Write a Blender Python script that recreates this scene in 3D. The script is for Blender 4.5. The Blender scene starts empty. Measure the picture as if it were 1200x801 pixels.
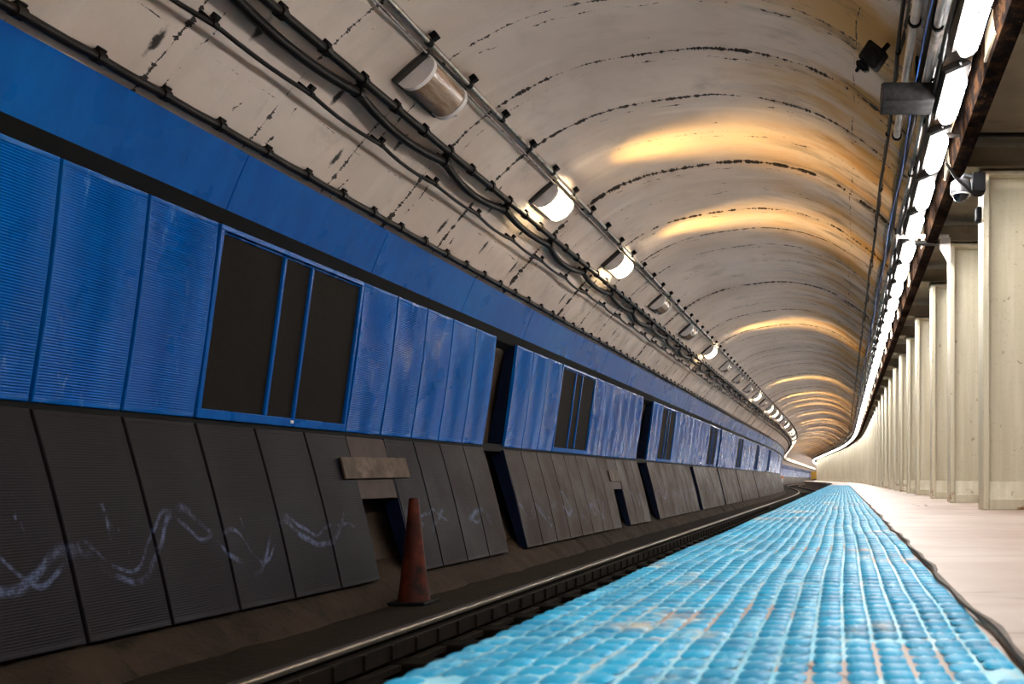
import bpy, math, random
from mathutils import Vector, Matrix
R = random.Random(7)
U = 0.0043                      # metres per unit used when the cross-section was measured
sc = bpy.context.scene
col = sc.collection

# ------------------------------------------------------------------ camera, world, exposure
F_PX = 1100.0
cd = bpy.data.cameras.new('camera'); cam = bpy.data.objects.new('camera', cd); col.objects.link(cam)
cam.location = (0, 0, 0); cam.rotation_euler = (math.radians(90), 0, 0)
cd.sensor_width = 36; cd.lens = 36 * F_PX / 1200
cd.shift_x = -(988 - 600) / 1200; cd.shift_y = (561 - 400.5) / 1200
cd.clip_start = 0.05; cd.clip_end = 800
cd.dof.use_dof = True; cd.dof.focus_distance = 9.0; cd.dof.aperture_fstop = 7.0
sc.camera = cam
w = bpy.data.worlds.new('world'); sc.world = w; w.use_nodes = True
w.node_tree.nodes['Background'].inputs[0].default_value = (0.9, 0.95, 1.0, 1)
w.node_tree.nodes['Background'].inputs[1].default_value = 0.008
sc.view_settings.view_transform = 'Standard'; sc.view_settings.look = 'None'
sc.view_settings.exposure = 1.25; sc.view_settings.gamma = 1; sc.view_settings.use_curve_mapping = False
sc.cycles.max_bounces = 8; sc.cycles.diffuse_bounces = 5; sc.cycles.glossy_bounces = 4
sc.cycles.sample_clamp_indirect = 6.0; sc.cycles.caustics_reflective = False; sc.cycles.caustics_refractive = False
STRIP = 42.0       # emission of the white tube lights
WARM = 26.0        # emission of the amber wall lights
WARM_W = 6.0       # watts of the amber light thrown sideways out of a wall light

# ------------------------------------------------------------------ path of the tunnel
def s(d):
    if d < 48: return 0.0
    if d < 80: return .00125 * (d - 48) ** 2
    if d < 110: return 1.28 + .08 * (d - 80)
    if d < 145: return 3.68 + .08 * (d - 110) - .001143 * (d - 110) ** 2
    return 5.08
def ang(d): return math.atan((s(d + .5) - s(d - .5)))
def P(x, d, h): return Vector((x - s(d), d, h))

# ------------------------------------------------------------------ mesh helpers
class MB:
    def __init__(self): self.v = []; self.f = []; self.m = []; self.uv = None
    def add(self, vs, fs, mi=0):
        n = len(self.v); self.v += [tuple(v) for v in vs]; self.f += [tuple(i + n for i in f) for f in fs]; self.m += [mi] * len(fs)
    def box(self, c, sz, M=None, mi=0, ch=0.0):
        x, y, z = [q / 2 for q in sz]; c = Vector(c)
        if ch <= 0:
            vs = [Vector((a * x, b * y, e * z)) for a in (-1, 1) for b in (-1, 1) for e in (-1, 1)]
            fs = [(0, 1, 3, 2), (4, 6, 7, 5), (0, 4, 5, 1), (2, 3, 7, 6), (0, 2, 6, 4), (1, 5, 7, 3)]
        else:
            vs = []; idx = {}
            for a in (-1, 1):
                for b in (-1, 1):
                    for e in (-1, 1):
                        for k in range(3):
                            p = [a * x, b * y, e * z]
                            for j in range(3):
                                if j != k: p[j] -= ch * (a, b, e)[j]
                            idx[(a, b, e, k)] = len(vs); vs.append(Vector(p))
            fs = []
            for k in range(3):
                i, j = [(1, 2), (2, 0), (0, 1)][k]
                for sg in (-1, 1):
                    q = []
                    for (u_, v_) in ((-1, -1), (1, -1), (1, 1), (-1, 1)):
                        key = [0, 0, 0]; key[k] = sg; key[i] = u_; key[j] = v_; q.append(idx[(key[0], key[1], key[2], k)])
                    fs.append(tuple(q if sg > 0 else q[::-1]))
            for k in range(3):
                i, j = [(1, 2), (2, 0), (0, 1)][k]
                for a in (-1, 1):
                    for b in (-1, 1):
                        def K(sg, kk):
                            key = [0, 0, 0]; key[k] = sg; key[i] = a; key[j] = b; return idx[(key[0], key[1], key[2], kk)]
                        q = [K(-1, i), K(1, i), K(1, j), K(-1, j)]
                        fs.append(tuple(q if a * b < 0 else q[::-1]))
            for a in (-1, 1):
                for b in (-1, 1):
                    for e in (-1, 1):
                        q = [idx[(a, b, e, k)] for k in range(3)]
                        fs.append(tuple(q if a * b * e > 0 else q[::-1]))
        if M is not None: vs = [M @ v for v in vs]
        self.add([v + c for v in vs], fs, mi)
    def tube(self, pts, r, n=10, cap=True, mi=0):
        pts = [Vector(p) for p in pts]; rings = []
        up = Vector((0, 0, 1))
        for i, p in enumerate(pts):
            t = (pts[min(i + 1, len(pts) - 1)] - pts[max(i - 1, 0)]).normalized()
            a = t.cross(up)
            if a.length < .05: a = t.cross(Vector((1, 0, 0)))
            a.normalize(); b = t.cross(a); rr = r[i] if isinstance(r, (list, tuple)) else r
            rings.append([p + (a * math.cos(2 * math.pi * k / n) + b * math.sin(2 * math.pi * k / n)) * rr for k in range(n)])
        vs = [v for g in rings for v in g]; fs = []
        for i in range(len(pts) - 1):
            for k in range(n): fs.append((i * n + k, i * n + (k + 1) % n, (i + 1) * n + (k + 1) % n, (i + 1) * n + k))
        if cap: fs += [tuple(range(n)), tuple(range((len(pts) - 1) * n, len(pts) * n))[::-1]]
        self.add(vs, fs, mi)
    def prism(self, prof, y0, y1, mi=0):
        n = len(prof); vs = [(x, y0, z) for x, z in prof] + [(x, y1, z) for x, z in prof]
        fs = [(k, (k + 1) % n, n + (k + 1) % n, n + k) for k in range(n)] + [tuple(range(n))[::-1], tuple(range(n, 2 * n))]
        self.add(vs, fs, mi)
    def sweep(self, prof, ds, closed=True, mi=0):
        n = len(prof); vs = [P(x, d, z) for d in ds for x, z in prof]; fs = []
        for i in range(len(ds) - 1):
            for k in range(n if closed else n - 1):
                fs.append((i * n + k, i * n + (k + 1) % n, (i + 1) * n + (k + 1) % n, (i + 1) * n + k))
        if closed: fs += [tuple(range(n)), tuple(range((len(ds) - 1) * n, len(ds) * n))[::-1]]
        self.add(vs, fs, mi)
    def build(self, name, mats, parent=None, smooth=None, fix=True):
        me = bpy.data.meshes.new(name); me.from_pydata(self.v, [], self.f)
        if not isinstance(mats, (list, tuple)): mats = [mats]
        for m in mats: me.materials.append(m)
        me.polygons.foreach_set('material_index', self.m)
        if fix:
            import bmesh
            bm = bmesh.new(); bm.from_mesh(me); bmesh.ops.recalc_face_normals(bm, faces=bm.faces); bm.to_mesh(me); bm.free()
        if smooth is not None:
            me.polygons.foreach_set('use_smooth', [True] * len(me.polygons))
            me.set_sharp_from_angle(angle=math.radians(smooth))
        o = bpy.data.objects.new(name, me); col.objects.link(o)
        if parent: o.parent = parent
        return o
def rng(a, b, st):
    n = max(1, round((b - a) / st)); return [a + (b - a) * i / n for i in range(n + 1)]
def empty(name, loc=(0, 0, 0), rz=0):
    o = bpy.data.objects.new(name, None); o.empty_display_size = .1; col.objects.link(o); o.location = loc; o.rotation_euler = (0, 0, rz); return o
def tag(o, label=None, cat=None, group=None, kind=None):
    if label: o['label'] = label
    if cat: o['category'] = cat
    if group: o['group'] = group
    if kind: o['kind'] = kind
    elif label and 'kind' not in o: o['kind'] = 'thing'
    return o
def kids(o): return [c for c in KID.get(o.name, [])]
def copy_tree(o, parent=None):
    c = o.copy(); col.objects.link(c); c.parent = parent
    for ch in list(o.children): copy_tree(ch, c)
    return c
def place(proto, used, x, d, h, label, cat, group=None):
    o = proto if not used else copy_tree(proto)
    o.location = P(x, d, h); o.rotation_euler = (0, 0, ang(d)); tag(o, label, cat, group); return o
ORD = ['nearest', 'second', 'third', 'fourth', 'fifth', 'sixth', 'seventh', 'eighth', 'ninth', 'tenth', 'eleventh', 'twelfth',
       'thirteenth', 'fourteenth', 'fifteenth', 'sixteenth', 'seventeenth', 'eighteenth', 'nineteenth', 'twentieth', 'twenty-first',
       'twenty-second', 'twenty-third', 'twenty-fourth', 'twenty-fifth', 'twenty-sixth', 'twenty-seventh', 'twenty-eighth', 'twenty-ninth', 'thirtieth']

# ------------------------------------------------------------------ material helpers
class NT:
    def __init__(self, name):
        self.mat = bpy.data.materials.new(name); self.mat.use_nodes = True; self.t = self.mat.node_tree
        self.b = self.t.nodes['Principled BSDF']
    def n(self, typ, **kw):
        nd = self.t.nodes.new(typ)
        for k, v in kw.items():
            if hasattr(nd, k): setattr(nd, k, v)
        return nd
    def link(self, a, b): self.t.links.new(a, b)
    def put(self, sock, v):
        if hasattr(v, 'is_output') or isinstance(v, bpy.types.NodeSocket): self.link(v, sock)
        else: sock.default_value = v
    def math(self, op, a, b=0.0, c=None, clamp=False):
        nd = self.n('ShaderNodeMath', operation=op); nd.use_clamp = clamp
        self.put(nd.inputs[0], a); self.put(nd.inputs[1], b)
        if c is not None: self.put(nd.inputs[2], c)
        return nd.outputs[0]
    def ramp(self, v, lo, hi, a=0.0, b=1.0):
        nd = self.n('ShaderNodeMapRange', interpolation_type='SMOOTHSTEP')
        self.put(nd.inputs[0], v); nd.inputs[1].default_value = lo; nd.inputs[2].default_value = hi
        nd.inputs[3].default_value = a; nd.inputs[4].default_value = b
        return nd.outputs[0]
    def mix(self, f, a, b):
        nd = self.n('ShaderNodeMix', data_type='RGBA'); self.put(nd.inputs[0], f)
        for sck, v in ((nd.inputs[6], a), (nd.inputs[7], b)):
            if isinstance(v, tuple): sck.default_value = (*v, 1)
            else: self.link(v, sck)
        return nd.outputs[2]
    def vec(self, x, y, z):
        nd = self.n('ShaderNodeCombineXYZ')
        for i, v in enumerate((x, y, z)): self.put(nd.inputs[i], v)
        return nd.outputs[0]
    def noise(self, vec, scale, detail=4, rough=.55, mul=None):
        if mul:
            m = self.n('ShaderNodeVectorMath', operation='MULTIPLY'); self.link(vec, m.inputs[0]); m.inputs[1].default_value = mul; vec = m.outputs[0]
        nd = self.n('ShaderNodeTexNoise'); self.link(vec, nd.inputs['Vector']); nd.inputs['Scale'].default_value = scale
        nd.inputs['Detail'].default_value = detail; nd.inputs['Roughness'].default_value = rough
        return nd.outputs[0]
    def pos(self): return self.n('ShaderNodeNewGeometry').outputs['Position']
    def obj(self): return self.n('ShaderNodeTexCoord').outputs['Object']
    def sep(self, v):
        nd = self.n('ShaderNodeSeparateXYZ'); self.link(v, nd.inputs[0]); return nd.outputs
    def bump(self, h, strength=.3, dist=.01):
        nd = self.n('ShaderNodeBump'); self.link(h, nd.inputs['Height']); nd.inputs['Strength'].default_value = strength; nd.inputs['Distance'].default_value = dist
        self.link(nd.outputs[0], self.b.inputs['Normal'])
    def fin(self, color, rough=.6, metal=0.0, spec=.5, coat=0.0, coatr=.1):
        if isinstance(color, tuple): self.b.inputs['Base Color'].default_value = (*color, 1)
        else: self.link(color, self.b.inputs['Base Color'])
        self.put(self.b.inputs['Roughness'], rough); self.b.inputs['Metallic'].default_value = metal
        self.b.inputs['Specular IOR Level'].default_value = spec
        self.b.inputs['Coat Weight'].default_value = coat; self.b.inputs['Coat Roughness'].default_value = coatr
        return self.mat
def simple(name, c, rough=.6, metal=0.0, spec=.5, var=.25, scale=8, bump=0.15, dirt=None):
    m = NT(name); p = m.pos(); n1 = m.noise(p, scale)
    dk = tuple(q * (1 - var) for q in c); lt = tuple(min(1, q * (1 + var)) for q in c)
    cc = m.mix(m.ramp(n1, .3, .7), dk, lt)
    if dirt: cc = m.mix(m.ramp(m.noise(p, scale * .6, 6, .7), .5, .68), cc, dirt)
    if bump: m.bump(m.noise(p, scale * 6, 5), bump, .004)
    return m.fin(cc, rough, metal, spec)
def emis(name, c, st):
    m = NT(name); m.fin((.8, .8, .8), .4); m.b.inputs['Emission Color'].default_value = (*c, 1); m.b.inputs['Emission Strength'].default_value = st
    return m.mat

# concrete vault ---- UV: x = metres along the tunnel, y = metres around the section
def vault_material():
    m = NT('vault_concrete'); uv = m.n('ShaderNodeUVMap').outputs[0]; q = m.sep(uv); u, v = q[0], q[1]
    big = m.noise(uv, .55, 5); mid = m.noise(uv, 2.2, 6, .6); fine = m.noise(uv, 22, 4)
    sm = m.noise(uv, 1.0, 5, .6, mul=(3.2, .35, 1))          # smears running round the section
    base = m.mix(m.ramp(big, .35, .65), (.575, .475, .41), (.68, .575, .51))
    base = m.mix(m.ramp(mid, .42, .75, 0, .6), base, (.46, .375, .31))
    base = m.mix(m.ramp(sm, .55, .75, 0, .6), base, (.76, .68, .61))
    # ochre leaks, mostly at the right haunch
    oc = m.math('MULTIPLY', m.ramp(m.noise(uv, .8, 5, .6, mul=(1.6, .5, 1)), .42, .62), m.ramp(v, 6.4, 8.3, .05, 1.0))
    base = m.mix(oc, base, (.52, .29, .085))
    # soot at the haunches
    soot = m.math('MULTIPLY', m.ramp(m.noise(uv, 1.3, 7, .7, mul=(2.6, .6, 1)), .47, .68), m.ramp(v, 6.6, 8.6, .10, .95))
    base = m.mix(soot, base, (.07, .05, .035))
    soot2 = m.math('MULTIPLY', m.ramp(m.noise(uv, 1.1, 6, .65), .58, .75), m.ramp(v, 3.4, 5.6, .6, .2))
    base = m.mix(soot2, base, (.16, .12, .09))
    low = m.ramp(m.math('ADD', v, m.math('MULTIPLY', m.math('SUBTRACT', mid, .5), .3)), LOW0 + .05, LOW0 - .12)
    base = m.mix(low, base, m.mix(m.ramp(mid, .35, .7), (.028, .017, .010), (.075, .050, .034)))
    def lines(off, pitch, wid, thr, amp, mul):
        wob = m.math('MULTIPLY', m.math('SUBTRACT', m.noise(uv, 1.0, 4, .6, mul=(.3, 2.4, 1)), .5), amp)
        t = m.math('ADD', m.math('SUBTRACT', u, off), wob)
        t = m.math('FRACT', m.math('ADD', m.math('DIVIDE', t, pitch), 50.5))
        t = m.math('MULTIPLY', m.math('ABSOLUTE', m.math('SUBTRACT', t, .5)), pitch)
        br = m.noise(uv, 1.0, 5, .75, mul=mul)
        hi = m.noise(uv, 1.0, 4, .8, mul=(3, 15, 1))
        ww = m.math('MULTIPLY', m.math('MULTIPLY', m.ramp(br, thr, thr + .14), wid), m.ramp(hi, .40, .66, .12, 1.9))
        return m.math('LESS_THAN', t, ww)
    l1 = lines(5.98, .92, .019, .40, .05, (1.1, 2.6, 1))
    l2 = lines(6.12, .92, .013, .50, .22, (1.4, 3.4, 1))
    l3 = lines(5.70, 1.84, .022, .58, .3, (1.9, 4.5, 1))
    crack = m.math('MAXIMUM', m.math('MAXIMUM', l1, l2), l3)
    # seams running the length of the vault
    for v0, wid, thr in ((8.52, .016, .34), (4.02, .007, .52), (8.15, .009, .48)):
        wob = m.math('MULTIPLY', m.math('SUBTRACT', m.noise(uv, 1.0, 3, .5, mul=(1.2, .2, 1)), .5), .16)
        t = m.math('ABSOLUTE', m.math('ADD', m.math('SUBTRACT', v, v0), wob))
        ww = m.math('MULTIPLY', m.ramp(m.noise(uv, 1.0, 4, .7, mul=(3, .5, 1)), thr, thr + .15), wid)
        crack = m.math('MAXIMUM', crack, m.math('LESS_THAN', t, ww))
    # rust pits above the blue fascia
    for v0, off in ((PIT0, 4.97), (PIT1, 5.45)):
        t = m.math('FRACT', m.math('ADD', m.math('DIVIDE', m.math('SUBTRACT', u, off), .9), 50.5))
        t = m.math('MULTIPLY', m.math('SUBTRACT', t, .5), .9 / .028)
        y = m.math('MULTIPLY', m.math('SUBTRACT', v, m.math('ADD', v0, m.math('MULTIPLY', m.math('SUBTRACT', m.noise(uv, .9, 1), .5), .2))), 1 / .085)
        rr = m.math('SQRT', m.math('ADD', m.math('MULTIPLY', t, t), m.math('MULTIPLY', y, y)))
        rr = m.math('ADD', rr, m.math('MULTIPLY', m.math('SUBTRACT', m.noise(uv, 16, 4, .7), .5), 2.2))
        pit = m.math('MULTIPLY', m.ramp(rr, 1.3, .5), m.ramp(m.noise(uv, .7, 1), .38, .5))
        crack = m.math('MAXIMUM', crack, pit)
    base = m.mix(crack, base, (.022, .015, .011))
    h = m.math('SUBTRACT', m.math('ADD', m.math('MULTIPLY', mid, .8), m.math('MULTIPLY', fine, .25)), crack)
    m.bump(h, .35, .012)
    return m.fin(base, .62, 0, .35)

def blue_material(name, worn):
    m = NT(name); p = m.pos(); q = m.sep(p)
    st = m.noise(p, 1.0, 5, .6, mul=(6, 9, .7)); cl = m.noise(p, .9, 4, .6)
    base = m.mix(m.ramp(st, .35, .7), (.0001, .066, .30), (.0002, .088, .37))
    base = m.mix(m.ramp(cl, .3, .8, 0, .35), base, (.0002, .105, .38))
    sc_ = m.noise(p, 1.0, 7, .75, mul=(5, 8, 2.2))
    base = m.mix(m.math('MULTIPLY', m.ramp(sc_, .6, .72), worn), base, (.24, .40, .72))
    m.bump(m.noise(p, 30, 3), .05, .002)
    return m.fin(base, m.ramp(cl, .3, .7, .24, .34), 0.0, .07, .04, .2)

def dark_panel_material():
    m = NT('grimy_grey_panel'); p = m.pos(); q = m.sep(p); y, z = q[1], q[2]
    a = m.noise(p, 1.5, 6, .65); st = m.noise(p, 1.0, 5, .7, mul=(4, 7, .6))
    base = m.mix(m.ramp(a, .3, .7), (.0075, .0068, .0105), (.015, .0128, .0165))
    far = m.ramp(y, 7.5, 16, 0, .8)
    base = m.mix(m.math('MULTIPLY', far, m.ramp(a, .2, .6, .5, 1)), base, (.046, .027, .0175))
    base = m.mix(m.ramp(st, .55, .75, 0, .6), base, (.011, .0075, .006))
    # rubbed chalky swipes left along the lower panels
    zz = z; z = m.math('ADD', z, m.math('MULTIPLY', m.math('SUBTRACT', m.noise(p, 1.0, 2, .5, mul=(0, 1.5, .6)), .5), .75))
    w1 = m.math('ADD', m.math('MULTIPLY', m.math('SINE', m.math('MULTIPLY', y, 7.0)), .11), -.40)
    w2 = m.math('ADD', m.math('MULTIPLY', m.math('SINE', m.math('ADD', m.math('MULTIPLY', y, 10.5), 1.2)), .07), -.36)
    mask = None
    for ww, th in ((w1, .035), (w2, .022)):
        t = m.math('ABSOLUTE', m.math('SUBTRACT', z, ww))
        k = m.math('MULTIPLY', m.ramp(t, th, th * .2), m.ramp(m.noise(p, 1.0, 5, .7, mul=(1, 2.6, 1.5)), .46, .62))
        mask = k if mask is None else m.math('MAXIMUM', mask, k)
    dab = m.ramp(m.noise(p, 1.0, 6, .6, mul=(5, 11, 5)), .66, .74)
    dab = m.math('MULTIPLY', dab, m.ramp(m.math('ABSOLUTE', m.math('SUBTRACT', zz, -.22)), .3, .1))
    hair = m.noise(p, 40, 3, .7)
    mask = m.math('MULTIPLY', m.math('MAXIMUM', mask, dab), m.ramp(hair, .35, .6, .25, 1))
    base = m.mix(m.math('MULTIPLY', mask, .75), base, (.09, .12, .22))
    m.bump(m.noise(p, 25, 4), .1, .003)
    return m.fin(base, m.ramp(a, .3, .7, .42, .62), 0.0, .06)

def tile_material(name, lo, hi, worn, dirt_amt):
    m = NT(name); p = m.pos()
    a = m.noise(p, 5, 6, .65); b = m.noise(p, 1.0, 5, .7, mul=(26, 5, 1)); c = m.noise(p, 2.2, 7, .72)
    base = m.mix(m.ramp(a, .35, .68), lo, hi)
    base = m.mix(m.ramp(b, .50, .70, 0, .7), base, worn)
    base = m.mix(m.math('MULTIPLY', m.ramp(c, .54, .70), dirt_amt), base, m.mix(m.ramp(a, .4, .6), (.30, .17, .07), (.62, .55, .42)))
    m.bump(m.noise(p, 60, 4), .3, .003)
    return m.fin(base, .5, 0, .16)

def platform_material():
    m = NT('platform_concrete'); p = m.pos(); q = m.sep(p)
    a = m.noise(p, .9, 6, .6); b = m.noise(p, 1.0, 6, .6, mul=(.6, 5, 1)); c = m.noise(p, 30, 4)
    base = m.mix(m.ramp(a, .35, .65), (.30, .225, .185), (.38, .31, .27))
    base = m.mix(m.ramp(b, .5, .72, 0, .5), base, (.25, .175, .13))
    t = m.math('FRACT', m.math('DIVIDE', q[1], 1.52)); ln = m.math('LESS_THAN', t, .006)
    base = m.mix(m.math('MULTIPLY', ln, .7), base, (.10, .07, .05))
    v = m.n('ShaderNodeTexVoronoi', feature='DISTANCE_TO_EDGE'); m.link(p, v.inputs['Vector']); v.inputs['Scale'].default_value = .8
    ck = m.math('MULTIPLY', m.math('LESS_THAN', v.outputs['Distance'], .006), m.ramp(m.noise(p, 1.3, 3), .5, .6))
    base = m.mix(ck, base, (.08, .05, .035))
    m.bump(m.math('ADD', c, m.math('MULTIPLY', b, 2)), .15, .004)
    return m.fin(base, .5, 0, .15)

def column_material():
    m = NT('cream_column_paint'); p = m.pos(); q = m.sep(p)
    a = m.noise(p, 3, 5); st = m.noise(p, 1.0, 4, .6, mul=(9, 9, .5)); g = m.noise(p, 45, 3)
    base = m.mix(m.ramp(st, .35, .7), (.47, .42, .30), (.57, .52, .40))
    base = m.mix(m.ramp(g, .58, .7, 0, .3), base, (.32, .28, .21))
    low = m.ramp(q[2], .25, -.25)
    rust = m.math('MULTIPLY', m.ramp(m.noise(p, 5, 7, .7), .56, .62), m.ramp(q[2], .0, -.24, .06, 1))
    base = m.mix(rust, base, (.20, .075, .02))
    base = m.mix(m.math('MULTIPLY', m.ramp(m.noise(p, 9, 6, .7), .64, .68), .6), base, (.16, .11, .06))
    m.bump(m.math('ADD', g, a), .15, .004)
    return m.fin(base, .45, 0, .45)

def ceiling_material():
    m = NT('stained_platform_ceiling'); p = m.pos()
    a = m.noise(p, 1.4, 6, .6); b = m.noise(p, 4, 7, .7)
    base = m.mix(m.ramp(a, .35, .65), (.17, .13, .08), (.25, .20, .13))
    base = m.mix(m.ramp(b, .56, .70, 0, .8), base, (.13, .08, .04))
    m.bump(b, .3, .008)
    return m.fin(base, .7)

def rust_beam_material():
    m = NT('sooty_rusted_beam'); p = m.pos(); b = m.noise(p, 9, 7, .75); c = m.noise(p, 1.0, 5, .7, mul=(14, 14, 3))
    base = m.mix(m.ramp(b, .45, .62), (.004, .003, .0028), (.020, .010, .005))
    base = m.mix(m.ramp(c, .66, .72), base, (.10, .045, .016))
    m.bump(b, .9, .03)
    return m.fin(base, .95, 0, 0.0)

def brown_concrete(name, a_, b_, streak=(9, 9, .8)):
    m = NT(name); p = m.pos(); a = m.noise(p, 2.5, 7, .7); c = m.noise(p, 1.0, 6, .7, mul=streak)
    base = m.mix(m.ramp(a, .3, .7), a_, b_)
    base = m.mix(m.ramp(c, .52, .7, 0, .75), base, tuple(q * .25 for q in a_))
    m.bump(m.math('ADD', a, m.noise(p, 14, 6, .7)), .7, .03)
    return m.fin(base, .8, 0, .12)

# ------------------------------------------------------------------ vault profile
VP = [(-860, -300), (-950, -150), (-1000, 50), (-985, 250), (-945, 385), (-898, 478), (-874, 508), (-808, 590), (-758, 641), (-703, 692),
      (-633, 741), (-564, 777), (-484, 803), (-369, 823), (-258, 832), (-145, 818), (-33, 779), (80, 703), (119, 668), (190, 612)]
def catmull(pts, n=6):
    out = []
    for i in range(len(pts) - 1):
        p0, p1, p2, p3 = pts[max(i - 1, 0)], pts[i], pts[i + 1], pts[min(i + 2, len(pts) - 1)]
        for k in range(n):
            t = k / n
            out.append(tuple(.5 * (2 * p1[j] + (p2[j] - p0[j]) * t + (2 * p0[j] - 5 * p1[j] + 4 * p2[j] - p3[j]) * t * t + (-p0[j] + 3 * p1[j] - 3 * p2[j] + p3[j]) * t ** 3) for j in range(2)))
    out.append(pts[-1]); return out
PROF = [(x * U, z * U) for x, z in catmull(VP)]
ARC = [0.0]
for a, b in zip(PROF, PROF[1:]): ARC.append(ARC[-1] + math.dist(a, b))
CEN = (-1.05, 1.1)
def at_ratio(r, inset=0.0):
    """point of the vault section whose x/z equals -r as seen from the camera height, moved inwards"""
    best = None
    for i in range(len(PROF) - 1):
        (x0, z0), (x1, z1) = PROF[i], PROF[i + 1]
        if z0 <= .3: continue
        f0, f1 = x0 + r * z0, x1 + r * z1
        if f0 * f1 <= 0 and f0 != f1:
            t = f0 / (f0 - f1); x = x0 + (x1 - x0) * t; z = z0 + (z1 - z0) * t
            tx, tz = x1 - x0, z1 - z0; L = math.hypot(tx, tz); nx, nz = tz / L, -tx / L
            best = (x + nx * inset, z + nz * inset, nx, nz, ARC[i] + L * t); break
    return best
LOW0 = at_ratio(1.95)[4]; PIT0 = at_ratio(1.57)[4]; PIT1 = at_ratio(1.30)[4]

M = {}
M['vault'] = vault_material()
M['blue'] = blue_material('glossy_blue_paint', .35)
M['blue_flat'] = blue_material('smooth_blue_fascia_paint', .0)
M['navy'] = simple('dark_blue_edge', (.001, .004, .018), .5, spec=.15, var=.2)
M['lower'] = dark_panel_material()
M['pane'] = simple('dark_mesh_pane', (.0085, .0062, .0048), .8, spec=.12, var=.15, scale=20)
M['black'] = simple('black_parts_and_gap_fill', (.0025, .0024, .003), .7, spec=.12, var=.2)
M['cable'] = simple('black_cable', (.005, .004, .0035), .45, spec=.12, var=.3, scale=15)
M['dusty'] = simple('dusty_cable', (.0085, .0065, .0055), .45, spec=.15, var=.4, scale=12)
M['steel'] = simple('galvanised_conduit', (.34, .31, .28), .35, .8, var=.2, scale=10, dirt=(.08, .06, .05))
M['whitepipe'] = simple('white_painted_pipe', (.62, .55, .50), .45, var=.15, scale=6, dirt=(.25, .19, .15))
M['bluecable'] = simple('blue_cable', (.02, .13, .55), .4, var=.1)
M['housing'] = simple('grey_housing', (.030, .027, .026), .6, 0, spec=.08, var=.2, scale=10)
M['base'] = simple('dark_fixture_base', (.02, .016, .014), .6, var=.2)
M['cap'] = simple('pale_end_cap', (.72, .66, .63), .45, var=.1)
M['strip'] = emis('white_lit_diffuser', (1, .975, .95), STRIP)
M['warm'] = emis('amber_lit_lens', (1, .80, .50), WARM)
M['tile_top'] = tile_material('cyan_tile_pads', (.0, .17, .32), (.001, .29, .50), (.17, .47, .62), .9)
M['tile_base'] = tile_material('worn_tile_ground', (.12, .42, .56), (.34, .58, .66), (.50, .43, .34), .95)
M['plat'] = platform_material()
M['colp'] = column_material()
M['ceil'] = ceiling_material()
M['beam'] = rust_beam_material()
M['kerb'] = brown_concrete('brown_kerb_concrete', (.012, .0075, .0045), (.034, .022, .0145))
M['bed'] = brown_concrete('dirty_track_bed', (.0065, .004, .002), (.014, .0088, .0045), (3, 1.2, 3))
M['pit'] = simple('black_ballast', (.004, .003, .003), .9, var=.5, scale=18, bump=.8)
M['rail'] = simple('polished_rail_head', (.16, .135, .11), .33, .9, var=.15)
M['railside'] = simple('rusty_rail', (.0085, .0055, .0035), .6, 0, spec=.08, var=.4, scale=12)
M['tie'] = simple('dark_timber_sleeper', (.004, .003, .002), .8, spec=.04, var=.4)
M['ply'] = simple('tan_board', (.055, .036, .024), .65, spec=.2, var=.3, scale=7, dirt=(.12, .09, .07))
M['board2'] = simple('brown_board', (.028, .012, .009), .6, spec=.2, var=.3, scale=7)
M['cone'] = simple('dirty_orange_rubber', (.06, .0095, .0035), .6, spec=.15, var=.5, scale=7, dirt=(.008, .004, .003))
M['box'] = simple('weathered_grey_metal', (.017, .016, .0165), .6, 0, spec=.05, var=.4, scale=16, dirt=(.009, .008, .007))
M['camw'] = simple('grey_camera_shell', (.05, .05, .055), .4, var=.1)
M['glassd'] = simple('dark_dome_glass', (.004, .004, .005), .08, 0, .8, var=.1, bump=0)
M['wall'] = simple('cream_wall', (.62, .58, .47), .5, var=.1, scale=2)
M['yellow'] = simple('amber_painted_panel', (.65, .36, .04), .5, var=.1)
M['orange'] = simple('orange_plate', (.7, .16, .03), .5, var=.1)
M['white'] = simple('white_tag', (.75, .75, .72), .5, var=.05)

# brown lens of an unlit wall light, with fine vertical ribs
def lens_off():
    m = NT('unlit_ribbed_lens'); o = m.obj(); q = m.sep(o); a = m.noise(o, 1.0, 4, .6, mul=(2, 2, 30))
    base = m.mix(m.ramp(a, .35, .65), (.22, .13, .075), (.42, .31, .22)); m.bump(a, .5, .01)
    return m.fin(base, .18, 0, .6)
M['lens_off'] = lens_off()

D_END = 300
# ------------------------------------------------------------------ vault
ds = []
k0 = math.floor((-8 - 5.98) / .92)
k = k0; rel = []
while 5.98 + .92 * k < 150:
    a = 5.98 + .92 * k; off = R.uniform(-.014, .014)
    for t, e in ((.012, off), (.30, off - .012), (.62, off - .012), (.908, off)): ds.append((a + t, e))
    k += 1
last = ds[-1][0]
while last < D_END: last += 3; ds.append((last, 0.0))
mb = MB(); n = len(PROF); vs = []; uvs = []
for d, e in ds:
    for i, (x, z) in enumerate(PROF):
        dx, dz = x - CEN[0], z - CEN[1]; L = math.hypot(dx, dz)
        vs.append(P(x + dx / L * e, d, z + dz / L * e)); uvs.append((d, ARC[i]))
fs = [(i * n + j, i * n + j + 1, (i + 1) * n + j + 1, (i + 1) * n + j) for i in range(len(ds) - 1) for j in range(n - 1)]
mb.add(vs, fs)
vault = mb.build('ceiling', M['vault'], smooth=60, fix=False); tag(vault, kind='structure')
uvl = vault.data.uv_layers.new(name='UVMap')
for lp in vault.data.loops: uvl.data[lp.index].uv = uvs[lp.vertex_index]

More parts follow.
